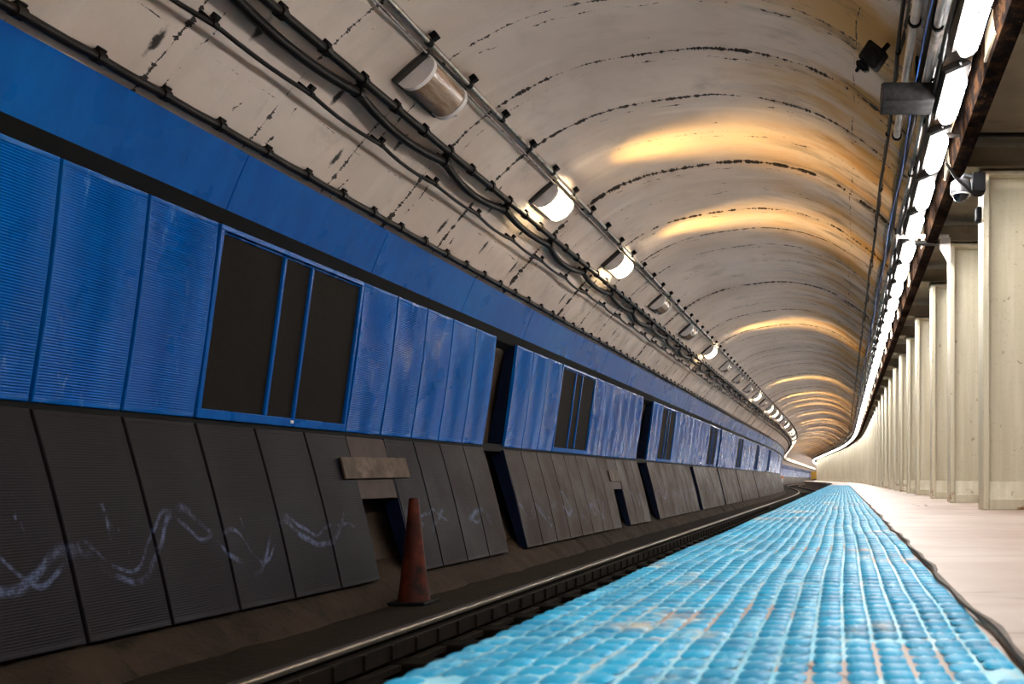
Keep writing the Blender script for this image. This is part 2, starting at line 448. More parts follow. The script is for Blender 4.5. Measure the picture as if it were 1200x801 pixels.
DL = rng(-8, 48, 4) + rng(49, 150, 1.5) + rng(153, D_END, 6)
def struct(name, prof, mat, closed=True, dl=DL, smooth=None):
    m_ = MB(); m_.sweep(prof, dl, closed); o = m_.build(name, mat, smooth=smooth); tag(o, kind='structure'); return o
def up(pts): return [(x * U, z * U) for x, z in pts]
# kerb below the panels, track bed, pit
def rough_kerb():
    dl = rng(3, 48, .12) + rng(49, 150, 1.5) + rng(153, D_END, 6)
    dl = [-8, -2] + dl
    base = up([(-960, -150), (-905, -188), (-880, -206), (-862, -222), (-846, -238), (-838, -262), (-960, -262)])
    m_ = MB(); nn = len(base); vs = []
    rr = random.Random(3); amp = 0
    for d in dl:
        c = 0.012 * math.sin(d * 7.3) + .012 * math.sin(d * 3.1 + 1) + rr.uniform(-.012, .012)
        t = (d - 5.6) / 1.31; fr = abs((t % 1) - .5)
        notch = -.05 if (fr > .47 and d < 60) else 0
        for i, (x, z) in enumerate(base):
            if 1 < i < 5: x += c * (i - 1) * .5 + notch
            if i in (2, 3): z += rr.uniform(-.008, .008)
            vs.append(P(x, d, z))
    fs = [(i * nn + k, i * nn + (k + 1) % nn, (i + 1) * nn + (k + 1) % nn, (i + 1) * nn + k) for i in range(len(dl) - 1) for k in range(nn)]
    fs += [tuple(range(nn)), tuple(range((len(dl) - 1) * nn, len(dl) * nn))[::-1]]
    m_.add(vs, fs); o = m_.build('trim_1', M['kerb'], smooth=35); tag(o, kind='structure')
rough_kerb()
struct('floor', [(-4.1, -1.03), (-2.86, -1.02), (-2.82, -1.06), (-2.80, -1.22), (-.62, -1.24), (-.62, -1.34), (-4.1, -1.34)], M['bed'])
struct('floor.001', [(-.57, -.262), (.2535, -.262), (.2535, -.25), (7.0, -.25), (7.0, -.5), (-.30, -.5), (-.30, -1.33), (-.40, -1.33), (-.40, -.45), (-.57, -.42)], M['plat'])
struct('trim_2', up([(-985, 340), (-925, 372), (-912, 398), (-985, 420)]), M['black'])  # black strip added behind the gap under the fascia, standing in for its shade
struct('trim_3', up([(-990, 70), (-955, 76), (-955, 96), (-990, 100)]), M['black'])  # likewise a black strip painting the dark between upper and lower panels
# platform hall: edge beam, ceiling, back wall
struct('trim_4', [(.855, 2.62), (.87, 2.47), (.975, 2.46), (1.02, 2.62), (1.02, 2.86), (.855, 2.86)], M['beam'])
struct('ceiling.001', [(1.0, 2.78), (7.0, 2.78), (7.0, 2.95), (.60, 2.95), (.60, 2.84), (1.0, 2.84)], M['ceil'])
struct('wall_right', [(6.9, -.5), (7.1, -.5), (7.1, 2.95), (6.9, 2.95)], M['wall'])
m_ = MB(); m_.box((0, -8.1, 1), (16, .2, 6)); tag(m_.build('wall_back', M['kerb']), kind='structure')
m_ = MB(); m_.box((-5, D_END + .1, 1), (16, .2, 6)); tag(m_.build('wall_front', M['vault']), kind='structure')

# rubber crack line beside the tiles
def crack_line():
    m_ = MB(); vs = []; fs = []; dl = rng(.6, 38, .08)
    for i, d in enumerate(dl):
        wv = .006 * math.sin(d * 5.1) + .004 * math.sin(d * 11.7 + 2) + (.004 * math.sin(d * 2.2))
        x0, x1 = .243 + wv, .256 + wv + .003 * math.sin(d * 17)
        vs += [P(x0, d, -.2498), P(x0 + .002, d, -.2445), P(x1 - .002, d, -.2445), P(x1, d, -.2498)]
    for i in range(len(dl) - 1):
        for k in range(3): fs.append((i * 4 + k, i * 4 + k + 1, i * 4 + 5 + k, i * 4 + 4 + k))
    m_.add(vs, fs); o = m_.build('trim_5', simple('brown_joint_sealant', (.050, .028, .014), .7, var=.4, scale=30), smooth=50, fix=False); tag(o, kind='structure')
crack_line()

# ------------------------------------------------------------------ tactile paving
def wave(x, d):
    return .0035 * math.sin(d * 3.3 + x * 5) + .0028 * math.sin(d * 7.9 - x * 9 + 1) + .0015 * math.sin(d * 15 + x * 31)
def EDGE(x): return min(1, max(0, (x + .575) / .25))
def tactile():
    x0, x1 = -.575, .24; NX = 17; px = (x1 - x0) / NX
    b = MB(); dl = rng(.75, 38, .09); xs = [x0 + (x1 - x0) * i / 34 for i in range(35)]; vs = []
    for d in dl:
        for i, x in enumerate(xs):
            dip = 0 if i % 2 else -.0035
            vs.append((x + .004 * math.sin(d * 2.1 + x * 4) * (d > 0), d, -.2545 + wave(x, d) * EDGE(x) + dip))
    nn = len(xs); fs = [(i * nn + k, i * nn + k + 1, (i + 1) * nn + k + 1, (i + 1) * nn + k) for i in range(len(dl) - 1) for k in range(nn - 1)]
    a0 = len(vs)
    for d in dl: vs += [(x0, d, -.262), (x1, d, -.262)]
    for i in range(len(dl) - 1):
        fs.append((i * nn, (i + 1) * nn, a0 + 2 * i + 2, a0 + 2 * i)); fs.append((i * nn + nn - 1, a0 + 2 * i + 1, a0 + 2 * i + 3, (i + 1) * nn + nn - 1))
    b.add(vs, fs); base = b.build('tactile_paving', M['tile_base'], smooth=60, fix=False)
    tag(base, 'long strip of worn bright blue tactile tiles along the platform edge', 'tactile paving')
    pads = MB(); d = .80; row = 0
    rr = random.Random(11)
    while d < 37.9:
        seam = row % 6 == 5
        for i in range(NX):
            cx = x0 + (i + .5) * px; nseg = 8 if d < 14 else 6
            if rr.random() < .012 * (d < 8): continue
            hx, hy = px * .452, .0275
            hgt = .0042 * rr.uniform(.75, 1.1)
            cx2 = cx + .004 * math.sin(d * 2.1 + cx * 4)
            zb = -.2560 + wave(cx, d) * EDGE(cx)
            ring0 = []; ring1 = []
            for k in range(nseg):
                a = 2 * math.pi * (k + .5) / nseg
                ca = math.copysign(abs(math.cos(a)) ** .45, math.cos(a)); sa = math.copysign(abs(math.sin(a)) ** .6, math.sin(a))
                ring0.append((cx2 + hx * ca, d + hy * sa, zb)); ring1.append((cx2 + hx * .80 * ca, d + hy * .70 * sa, zb + hgt))
            fs = [(k, (k + 1) % nseg, nseg + (k + 1) % nseg, nseg + k) for k in range(nseg)] + [tuple(range(nseg, 2 * nseg))]
            pads.add(ring0 + ring1, fs)
        d += .074 if seam else .060; row += 1
    p_ = pads.build('raised_pads', M['tile_top'], base, smooth=40, fix=False); p_['kind'] = 'stuff'
tactile()

# ------------------------------------------------------------------ wall cladding
PT, PBm = (-920 * U, 376 * U), (-958 * U, 91 * U)
LT, LB = (-958 * U, 81 * U), (-890 * U, -194 * U)
FT, FB = (-884 * U, 482 * U), (-921 * U, 393 * U)
def panel_mesh(name, a, b, w_, mat, ribs=True, bulge=.012, thick=.028, pitch=.0147, amp=.0022):
    """sheet panel from section point a (top) to b (bottom), local origin at b, width w_ along y"""
    ax, az = a[0] - b[0], a[1] - b[1]; L = math.hypot(ax, az); tx, tz = ax / L, az / L; nx, nz = tz, -tx      # n points to the track
    if nx < 0: nx, nz = -nx, -nz
    g = .011; mrg = .028; m_ = MB()
    ts = [0, .004]
    if ribs:
        nr = int((L - 2 * mrg) / pitch); st = (L - 2 * mrg) / nr; ts.append(mrg - .002)
        for i in range(nr): ts += [mrg + st * (i + q) for q in (0, .25, .5, .75)]
        ts += [L - mrg, L - mrg + .002]
    else: ts += [L * i / 8 for i in range(1, 8)]
    ts += [L - .004, L]
    ys = [g, g + .004, g + mrg, w_ / 2, w_ - g - mrg, w_ - g - .004, w_ - g]
    if not ribs: ys = [g * .4, g * .4 + .003, w_ / 2, w_ - g * .4 - .003, w_ - g * .4]
    vs = []
    for t in ts:
        for j, y in enumerate(ys):
            o = thick + bulge * math.sin(math.pi * t / L)
            if ribs and mrg <= t <= L - mrg and 2 <= j <= 4:
                o += amp * math.sin(2 * math.pi * (t - mrg) / st) - amp
            if t in (0, L) or j in (0, len(ys) - 1): o -= .004
            vs.append((tx * t + nx * o, y, tz * t + nz * o))
    nj = len(ys); fs = [(i * nj + j, i * nj + j + 1, (i + 1) * nj + j + 1, (i + 1) * nj + j) for i in range(len(ts) - 1) for j in range(nj - 1)]
    # returns to the back
    a0 = len(vs); edge = [j for j in range(nj)] + [i * nj + nj - 1 for i in range(1, len(ts))] + [(len(ts) - 1) * nj + j for j in range(nj - 2, -1, -1)] + [i * nj for i in range(len(ts) - 2, 0, -1)]
    for e in edge:
        x, y, z = vs[e]; i = e // nj; t = ts[i]; vs.append((tx * t, y, tz * t))
    ne = len(edge)
    for q in range(ne): fs.append((edge[q], edge[(q + 1) % ne], a0 + (q + 1) % ne, a0 + q))
    fs.append(tuple(a0 + q for q in range(ne))[::-1])
    m_.add(vs, fs)
    o = m_.build(name, mat, smooth=35); return o, (tx, tz, nx, nz, L)
def window_unit(name, w_, parent_label=None):
    t0 = empty(name); ax, az = PT[0] - PBm[0], PT[1] - PBm[1]; L = math.hypot(ax, az); tx, tz = ax / L, az / L; nx, nz = tz, -tx
    if nx < 0: nx, nz = -nx, -nz
    Mx = Matrix(((nx, 0, tx), (0, 1, 0), (nz, 0, tz)))          # local (n, y, t)
    def bx(mb_, n0, n1, y0, y1, t_0, t_1, ch=.004):
        c = Mx @ Vector(((n0 + n1) / 2, (y0 + y1) / 2, (t_0 + t_1) / 2)); mb_.box(c, (n1 - n0, y1 - y0, t_1 - t_0), Mx, ch=ch)
    fr = MB(); k = w_ / 1.79
    bx(fr, 0, .036, .01, w_ - .01, 0, .062); bx(fr, 0, .036, .01, w_ - .01, L - .032, L)
    bx(fr, .01, .028, .03, w_ - .03, L - .052, L - .042)
    bx(fr, 0, .036, .01, .044, .062, L - .032); bx(fr, 0, .036, w_ - .044, w_ - .01, .062, L - .032)
    fr.build('frame', M['blue_flat'], t0)
    e1, e2 = .715 * k, 1.055 * k
    for e in (e1, e2):
        mu = MB(); bx(mu, 0, .032, e - .014, e + .014, .062, L - .05); mu.build('mullion', M['blue_flat'], t0)
    for y0, y1 in ((.044, e1 - .014), (e1 + .014, e2 - .014), (e2 + .014, w_ - .044)):
        pn = MB(); bx(pn, .002, .014, y0, y1, .062, L - .052, ch=.001); pn.build('pane', M['pane'], t0)
    return t0
# layout: gaps, windows and runs along the wall (distances in metres)
cache = {}
def upper_run(d0, n_, d1, where, names, ends=(False, False)):
    wd = (d1 - d0) / n_
    for i in range(n_):
        d = d0 + wd * i; key = ('u', round(wd, 3))
        if key not in cache:
            o, info = panel_mesh('blue_cladding', PT, PBm, wd, M['blue']); cache[key] = (o, info, False)
        o, info, used = cache[key]
        if used: o = o.copy(); col.objects.link(o)
        cache[key] = (cache[key][0], info, True)
        o.location = P(PBm[0], d, PBm[1]); o.rotation_euler = (0, 0, ang(d + wd / 2))
        tag(o, names(i) if callable(names) else names, 'wall panel', 'blue ribbed panels of the upper wall')
        if (ends[0] and i == 0) or (ends[1] and i == n_ - 1):
            tx, tz, nx, nz, L = info; e = MB(); y = .004 if i == 0 else wd - .012
            e.add([(tx * t + nx * q, yy, tz * t + nz * q) for yy in (y, y + .008) for t, q in ((0.0, -.01), (L, -.01), (L, -.11), (0.0, -.17))],
                  [(0, 1, 2, 3), (4, 5, 6, 7), (0, 1, 5, 4), (1, 2, 6, 5), (2, 3, 7, 6), (3, 0, 4, 7)])
            ep = e.build('end_plate', M['navy'])
            # the plate belongs to this panel alone
            ep.parent = o
def fix_children(): pass
def lower_run(d0, n_, d1, names, start=False):
    wd = (d1 - d0) / n_
    for i in range(n_):
        d = d0 + wd * i; key = ('l', round(wd, 3))
        if key not in cache:
            o, info = panel_mesh('grey_cladding', LT, LB, wd, M['lower'], amp=.0011); cache[key] = (o, info, False)
        o, info, used = cache[key]
        if used: o = o.copy(); col.objects.link(o)
        cache[key] = (cache[key][0], info, True)
        o.location = P(LB[0], d, LB[1]); o.rotation_euler = (0, 0, ang(d + wd / 2))
        tag(o, names(i) if callable(names) else names, 'wall panel', 'grimy grey ribbed panels of the lower wall')
        if start and i == 0:
            tx, tz, nx, nz, L = info; e = MB(); y = -.004
            e.add([(tx * t + nx * q, yy, tz * t + nz * q) for yy in (y, y + .012) for t, q in ((0.0, .034), (L, .034), (L, -.13), (0.0, -.06))],
                  [(0, 1, 2, 3), (4, 5, 6, 7), (0, 1, 5, 4), (1, 2, 6, 5), (2, 3, 7, 6), (3, 0, 4, 7)])
            e.build('end_plate', M['navy']).parent = o
WN = ['the nearest dark window', 'the second dark window', 'the third dark window', 'the fourth dark window', 'the fifth dark window', 'the sixth dark window', 'the seventh dark window', 'the eighth dark window', 'the ninth dark window']
def nm(what, rel):
    return lambda i: f'{what}, {["first", "second", "third", "fourth", "fifth", "sixth", "seventh", "eighth", "ninth", "tenth", "eleventh", "twelfth"][i]} {rel}'
BL = 'blue ribbed upper wall panel'
GL = 'grimy grey slanted lower wall panel'
upper_run(1.14, 8, 5.92, '', lambda i: (f'{BL}, {["eighth", "seventh", "sixth", "fifth", "fourth", "third", "second", "first"][i]} to the left of the nearest dark window'))
upper_run(7.71, 5, 10.66, '', nm(BL, 'past the nearest dark window'), (False, True))
upper_run(11.32, 3, 13.17, '', nm(BL, 'past the first open gap'), (True, False))
upper_run(14.96, 6, 18.52, '', nm(BL, 'past the second dark window'), (False, True))
upper_run(19.50, 2, 20.50, '', nm(BL, 'past the second open gap'), (True, False))
upper_run(22.20, 9, 27.85, '', nm(BL, 'past the third dark window'))
upper_run(29.60, 1, 30.15, '', nm(BL, 'past the fourth dark window'), (False, True))
upper_run(30.55, 8, 35.45, '', nm(BL, 'past the third, narrow gap'), (True, False))
upper_run(37.30, 9, 42.75, '', nm(BL, 'past the fifth dark window'))
upper_run(44.45, 9, 49.90, '', nm(BL, 'past the sixth dark window'))
for i, (a, b) in enumerate(((5.92, 7.71), (13.17, 14.96), (20.5, 22.2), (27.85, 29.6), (35.45, 37.3), (42.75, 44.45), (49.9, 51.6))):
    wu = window_unit('dark_window_unit', b - a); wu.location = P(PBm[0], a, PBm[1]); wu.rotation_euler = (0, 0, ang((a + b) / 2))
    tag(wu, f'three-pane dark mesh window in a blue frame, {["nearest and largest", "second", "third", "fourth", "fifth", "sixth", "seventh and smallest"][i]} along the left wall', 'window', 'dark windows in the blue wall')
    if i == 0:
        tgm = MB(); tgm.box((.045, 1.02, .030), (.008, .035, .022), ch=.002); tgm.build('tag', M['white'], wu)
far_g = 'far blue wall panels seen past the bend'
upper_run(51.6, 24, 120.0, '', 'pale blue ribbed wall panel far away round the bend of the left wall')
upper_run(120.0, 44, 296.0, '', 'pale blue ribbed wall panel far away round the bend of the left wall')
lower_run(1.14, 11, 7.72, lambda i: f'{GL}, {["eleventh", "tenth", "ninth", "eighth", "seventh", "sixth", "fifth", "fourth", "third", "second", "first"][i]} to the left of the orange cone')
lower_run(8.35, 4, 10.68, nm(GL, 'to the right of the orange cone'), True)
lower_run(11.30, 8, 16.15, nm(GL, 'past the first open gap'), True)
lower_run(16.80, 3, 18.60, nm(GL, 'past the second patched opening'), True)
lower_run(19.50, 9, 24.95, nm(GL, 'past the second open gap'), True)
lower_run(25.50, 8, 30.30, nm(GL, 'past the third, dark opening'), True)
lower_run(30.60, 8, 35.50, nm(GL, 'past the narrow gap'), True)
lower_run(35.75, 11, 42.30, nm(GL, 'past the fourth dark slot'), True)
lower_run(42.6, 12, 49.80, nm(GL, 'past the fifth dark slot'), True)
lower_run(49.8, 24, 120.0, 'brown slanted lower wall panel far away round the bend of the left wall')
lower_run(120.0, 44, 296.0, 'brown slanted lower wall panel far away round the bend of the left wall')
# fascia
def fascia():
    first = None
    a = FT; b = FB; i = 0; d = 5.98 - 1.84 * 3; kk = 0
    while d < 118:
        if first is None:
            ax, az = a[0] - b[0], a[1] - b[1]; L = math.hypot(ax, az)
            first, _ = panel_mesh('blue_fascia', a, b, 1.84, M['blue_flat'], ribs=False, bulge=-.004, thick=.02)
            o = first
        else: o = first.copy(); col.objects.link(o)
        o.location = P(b[0], d, b[1]); o.rotation_euler = (0, 0, ang(d + .9))
        if kk < 2: lb = None
        if kk < 22: lab = f'smooth blue curved fascia panel under the cables, {ORD[kk] if kk else "nearest"} from the left'
        else: lab = 'smooth blue fascia panel in the far part of the band, past the straight run'
        tag(o, lab, 'fascia panel', 'blue fascia panels above the wall panels'); kk += 1; d += 1.84
    a_, _ = panel_mesh('blue_fascia', FT, FB, 6.0, M['blue_flat'], ribs=False, bulge=-.004, thick=.02)
    d = 118.2; first = True
    while d < 292:
        o = a_ if first else a_.copy()
        if not first: col.objects.link(o)
        first = False
        o.location = P(FB[0], d, FB[1]); o.rotation_euler = (0, 0, ang(d + 3)); tag(o, 'thin blue fascia panel in the far distance past the bend', 'fascia panel', 'blue fascia panels above the wall panels'); d += 6.0
fascia()

# boards patching the openings, cone
def slanted(name, mat, d0, d1, t0, t1, off, label, th=.018, tilt=0.0):
    ax, az = LT[0] - LB[0], LT[1] - LB[1]; L = math.hypot(ax, az); tx, tz = ax / L, az / L; nx, nz = tz, -tx
    if nx < 0: nx, nz = -nx, -nz
    Mx = Matrix(((nx, 0, tx), (0, 1, 0), (nz, 0, tz)))
    m_ = MB(); m_.box((0, 0, 0), (th, d1 - d0, (t1 - t0) * L), Mx @ Matrix.Rotation(tilt, 3, 'X'), ch=.003)
    o = m_.build(name, mat); t = (t0 + t1) / 2 * L
    o.location = P(LB[0] + tx * t + nx * (off + th / 2), (d0 + d1) / 2, LB[1] + tz * t + nz * (off + th / 2)); tag(o, label, 'board', 'boards patching the lower wall'); return o
slanted('patch_board', M['board2'], 7.72, 8.35, .56, .995, .012, 'dark reddish brown board filling the opening behind the tan board by the cone')
slanted('patch_board', M['ply'], 7.50, 8.62, .70, .85, .045, 'pale tan board fixed across the opening above the orange cone', tilt=.015)
slanted('patch_board', M['board2'], 16.15, 16.80, .55, .99, .012, 'reddish board in the second opening of the lower grey wall')
slanted('patch_board', M['ply'], 16.05, 16.75, .66, .82, .04, 'small tan board over the second opening of the lower grey wall')
def cone():
    t = empty('traffic_cone', (-3.53, 7.72, -1.028)); b = MB()
    prof = [(.128, .03), (.124, .05), (.102, .20), (.080, .42), (.060, .62), (.045, .78), (.039, .86), (.034, .872), (.028, .86)]
    n_ = 24; vs = []; fs = []
    for r, z in prof:
        for k in range(n_): vs.append((r * math.cos(2 * math.pi * k / n_), r * math.sin(2 * math.pi * k / n_), z))
    for i in range(len(prof) - 1):
        for k in range(n_): fs.append((i * n_ + k, i * n_ + (k + 1) % n_, (i + 1) * n_ + (k + 1) % n_, (i + 1) * n_ + k))
    fs.append(tuple(range((len(prof) - 1) * n_, len(prof) * n_))); fs.append(tuple(range(n_))[::-1])
    b.add(vs, fs); b.build('cone_body', M['cone'], t, smooth=40)
    f = MB(); f.box((0, 0, .016), (.31, .31, .032), ch=.008); f.build('foot', M['black'], t)
    tag(t, 'tall dirty orange traffic cone standing against the opening in the grey wall', 'traffic cone')
cone()

# ------------------------------------------------------------------ track
def rail(x, label, guard):
    t = empty('running_rail'); tag(t, label, 'rail', None)
    dl = rng(-6, 48, 3) + rng(49, 150, 1.5) + rng(153, D_END - 4, 6)
    h = MB(); h.sweep([(x - .036, -.935), (x - .036, -.912), (x - .030, -.905), (x + .030, -.905), (x + .036, -.912), (x + .036, -.935)], dl); h.build('rail_head', M['rail'], t, smooth=50)
    w_ = MB(); w_.sweep([(x - .034, -.936), (x - .009, -.950), (x - .009, -1.045), (x - .07, -1.058), (x - .07, -1.068), (x + .07, -1.068), (x + .07, -1.058), (x + .009, -1.045), (x + .009, -.950), (x + .034, -.936)], dl); w_.build('rail_web', M['railside'], t)
    if guard:
        g = MB(); gx = x + .085
        g.sweep([(gx - .012, -.955), (gx + .014, -.955), (gx + .014, -1.045), (gx - .012, -1.045)], [q for q in dl if q > 0]); g.sweep([(gx - .01, -1.075), (gx + .06, -1.075), (gx + .06, -1.11), (gx - .01, -1.11)], [q for q in dl if q > 0])
        g.build('guard_bar', M['railside'], t)
        d = 2.0; i = 0; proto = None
        while i < 100:
            if proto is None:
                b = MB(); b.box((0, 0, 0), (.016, .03, .085), ch=.004); proto = b.build('rail_clip', M['railside'], t); o = proto
            else: o = proto.copy(); col.objects.link(o); o.parent = t
            o.location = (gx + .020, d, -1.0); d += .31; i += 1
rail(-2.70, 'far running rail with a shiny top nearest the grey wall panels', True)
rail(-1.265, 'running rail nearest the platform, seen only where the track bends', False)
def ties():
    pr = None; d = 1.2; i = 0
    while d < 75:
        if pr is None:
            b = MB(); b.box((0, 0, 0), (2.3, .22, .17), ch=.012); pr = b.build('sleeper', M['tie']); o = pr
        else: o = pr.copy(); col.objects.link(o)
        o.location = P(-1.72, d, -1.155); o.rotation_euler = (0, 0, ang(d))
        tag(o, 'dark timber sleeper under the rails beside the platform', 'sleeper', 'sleepers under the track'); d += .62; i += 1
ties()

# ------------------------------------------------------------------ cables on the left vault
def cable(name, ratio, inset, r, label, cat, mat, sag=0.0, pitch=.9, phase=0.0, clampfn=None, d0=-7, d1=290, step=.15, r2=None, jitter=0.0, clamp_mat=None, clamp_name='clamp', clamp_pitch=None):
    bx_, bz, nx, nz, _ = at_ratio(ratio, inset); t = empty(name); tag(t, label, cat)
    def pt(d):
        f = ((d - phase) / pitch) % 1.0
        sg = sag * 4 * f * (1 - f) * (1 + jitter * math.sin(math.floor((d - phase) / pitch) * 2.4))
        # sag slides down the wall
        return P(bx_ - nz * 0 + (-abs(nz)) * sg * .8, d, bz - nx * sg * .9)
    dl = (rng(d0, 30, step) if sag else rng(d0, 30, 3)) + (rng(30 + step * 2, 70, step * 2) if sag else rng(31, 70, 1.5)) + rng(71, 150, 1.0) + rng(153, d1, 6)
    b = MB(); b.tube([pt(d) for d in dl], r, 10); b.build('cable_run', mat, t, smooth=60)
    cp = clamp_pitch or pitch; d = phase
    while d - cp > 2.5: d -= cp
    pr = None; i = 0
    while i < 99 and d < d1:
        if pr is None: pr = clampfn(bx_, bz, nx, nz, r, inset); pr.parent = t; o = pr
        else: o = pr.copy(); col.objects.link(o); o.parent = t
        p = pt(d); o.location = p; o.rotation_euler = (0, 0, ang(d)); d += cp; i += 1
    return t
def clamp_block(mat, size, stand, name='clamp'):
    def f(x, z, nx, nz, r, inset):
        Mx = Matrix(((nx, 0, -nz), (0, 1, 0), (nz, 0, nx)))      # local x = inward normal, z = up along the wall
        b = MB(); b.tube([(0, -size[1] / 2, 0), (0, size[1] / 2, 0)], r * 1.35, 10)
        b.box(Mx @ Vector((-inset / 2, 0, 0)), (inset, size[1] * .7, size[0]), Mx, ch=.002)
        b.box(Mx @ Vector((-.2 * inset, 0, stand)), (size[2], size[1], size[2] * 1.2), Mx, ch=.003)
        return b.build(name, mat, smooth=30)
    return f
cable('steel_conduit', .945, .055, .020, 'silver steel conduit running along the vault just above the wall lights', 'conduit', M['steel'], clampfn=clamp_block(M['black'], (.02, .05, .045), .055), pitch=.69, phase=6.5)
cable('thin_conduit', .975, .045, .009, 'thin steel conduit hugging the lower side of the silver conduit', 'conduit', M['steel'], clampfn=clamp_block(M['black'], (.012, .02, .012), 0), pitch=2.07, phase=6.6)
cable('heavy_cable', 1.20, .085, .030, 'thick straight black cable below the wall lights, upper of the pair', 'cable', M['dusty'], clampfn=clamp_block(M['cable'], (.02, .05, .035), .03), pitch=.46, phase=6.3)
cable('sagging_cable', 1.25, .085, .034, 'heavy black cable drooping in waves under the straight thick cable', 'cable', M['cable'], sag=.07, jitter=.35, clampfn=clamp_block(M['cable'], (.03, .05, .03), .03), pitch=1.38, phase=6.35)
cable('signal_cable', 1.378, .105, .0145, 'thin black cable held off the vault by brackets midway to the blue fascia', 'cable', M['cable'], sag=.022, jitter=.4, clampfn=clamp_block(M['cable'], (.03, .04, .03), .035), pitch=.92, phase=6.0)
cable('fascia_cable', 1.757, .050, .026, 'knotted black cable running along the top edge of the blue fascia', 'cable', M['dusty'], sag=.008, clampfn=clamp_block(M['cable'], (.02, .05, .022), .035), pitch=.46, phase=6.1)

# ------------------------------------------------------------------ wall lights on the left vault
def wall_light(lit):
    x, z, nx, nz, _ = at_ratio(1.045, 0.0); t = empty('vault_wall_light')
    Mx = Matrix(((nx, 0, -nz), (0, 1, 0), (nz, 0, nx))); tz_ = nx
    LEN = .56; W = .145; PR = .10
    b = MB(); b.box(Mx @ Vector((.02, 0, 0)), (.05, LEN + .10, .34), Mx, ch=.008); b.build('base_plate', M['base'], t)
    def dprof(k, n_=14):
        return [(.045 + PR * k * math.sin(math.pi * i / n_) ** .75, W * k * math.cos(math.pi * i / n_)) for i in range(n_ + 1)]
    ln = MB(); pr = dprof(1.0); vs = []
    for y in (-LEN / 2 + .03, LEN / 2 - .03):
        vs += [Mx @ Vector((a, y, c)) for a, c in pr]
    n_ = len(pr); ln.add(vs, [(k, k + 1, n_ + k + 1, n_ + k) for k in range(n_ - 1)] + [(n_ - 1, 0, n_, 2 * n_ - 1), tuple(range(n_)), tuple(range(n_, 2 * n_))[::-1]])
    ln.build('lens', M['warm'] if lit else M['lens_off'], t, smooth=40)
    for sg in (-1, 1):
        c = MB(); pr = dprof(1.06); y0 = sg * (LEN / 2 - .03); y1 = sg * (LEN / 2 + .015); vs = []
        for y in (y0, y1): vs += [Mx @ Vector((a, y, e)) for a, e in pr]
        c.add(vs, [(k, k + 1, n_ + k + 1, n_ + k) for k in range(n_ - 1)] + [(n_ - 1, 0, n_, 2 * n_ - 1), tuple(range(n_)), tuple(range(n_, 2 * n_))[::-1]])
        c.build('end_cap', M['cap'], t, smooth=40)
    if lit:
        # the lamp behind the lens throws its light out sideways between the end caps
        for sg, pw, tilt in ((1, 1.0, .42), (-1, .15, .25)):
            ld = bpy.data.lights.new('wall_light_beam', 'AREA'); ld.shape = 'RECTANGLE'; ld.size = .30; ld.size_y = .07; ld.energy = WARM_W * pw; ld.color = (1, .60, .17); ld.spread = math.radians(50 if sg > 0 else 90)
            lo = bpy.data.objects.new('lamp', ld); col.objects.link(lo); lo.parent = t
            loc = Mx @ Vector((.13, 0, sg * (W + .02))); dirv = Mx @ Vector((tilt, 0, sg)); lo.location = loc
            zq = -dirv.normalized(); xq = Vector((0, 1, 0)); yq = zq.cross(xq)
            lo.rotation_euler = Matrix((xq, yq, zq)).transposed().to_euler()
    return t
lx, lz, _, _, _ = at_ratio(1.045, 0.0)
off_l, on_l = wall_light(False), wall_light(True); used = {0: False, 1: False}
lit_set = {1, 2, 5, 9, 11, 12, 13, 15, 17, 18, 20, 22, 23, 25, 26, 28, 30, 31, 33, 35, 36, 38, 39}
for i in range(-2, 44):
    d = 6.95 + 2.88 * i; lit = 1 if (i in lit_set or i in (-1,)) else 0
    if i < 0 and used[lit]: pass
    nth = ORD[i] if 0 <= i < 14 else None
    if nth: lb = f'{"lit amber" if lit else "unlit ribbed"} wall light on the vault, {nth} counting from the camera'
    elif i < 0: lb = f'{"lit" if lit else "unlit"} wall light on the vault beside the camera, out of view'
    else: lb = f'{"lit amber" if lit else "unlit"} wall light far along the vault where the row bends'
    place(on_l if lit else off_l, used[lit], lx, d, lz, lb, 'wall light', 'wall lights along the vault'); used[lit] = True

def copy_mesh_only(o):
    c = o.copy(); col.objects.link(c)
    for ch in o.children:
        if ch.type == 'MESH': k = ch.copy(); col.objects.link(k); k.parent = c
    return c
for i in range(44, 92):          # past the bend, only a chain of bright dots
    d = 6.95 + 2.88 * i; o = copy_mesh_only(on_l if i % 4 else off_l)
    o.location = P(lx, d, lz); o.rotation_euler = (0, 0, ang(d)); tag(o, 'wall light in the chain beyond the bend, tiny in the distance', 'wall light', 'wall lights along the vault')
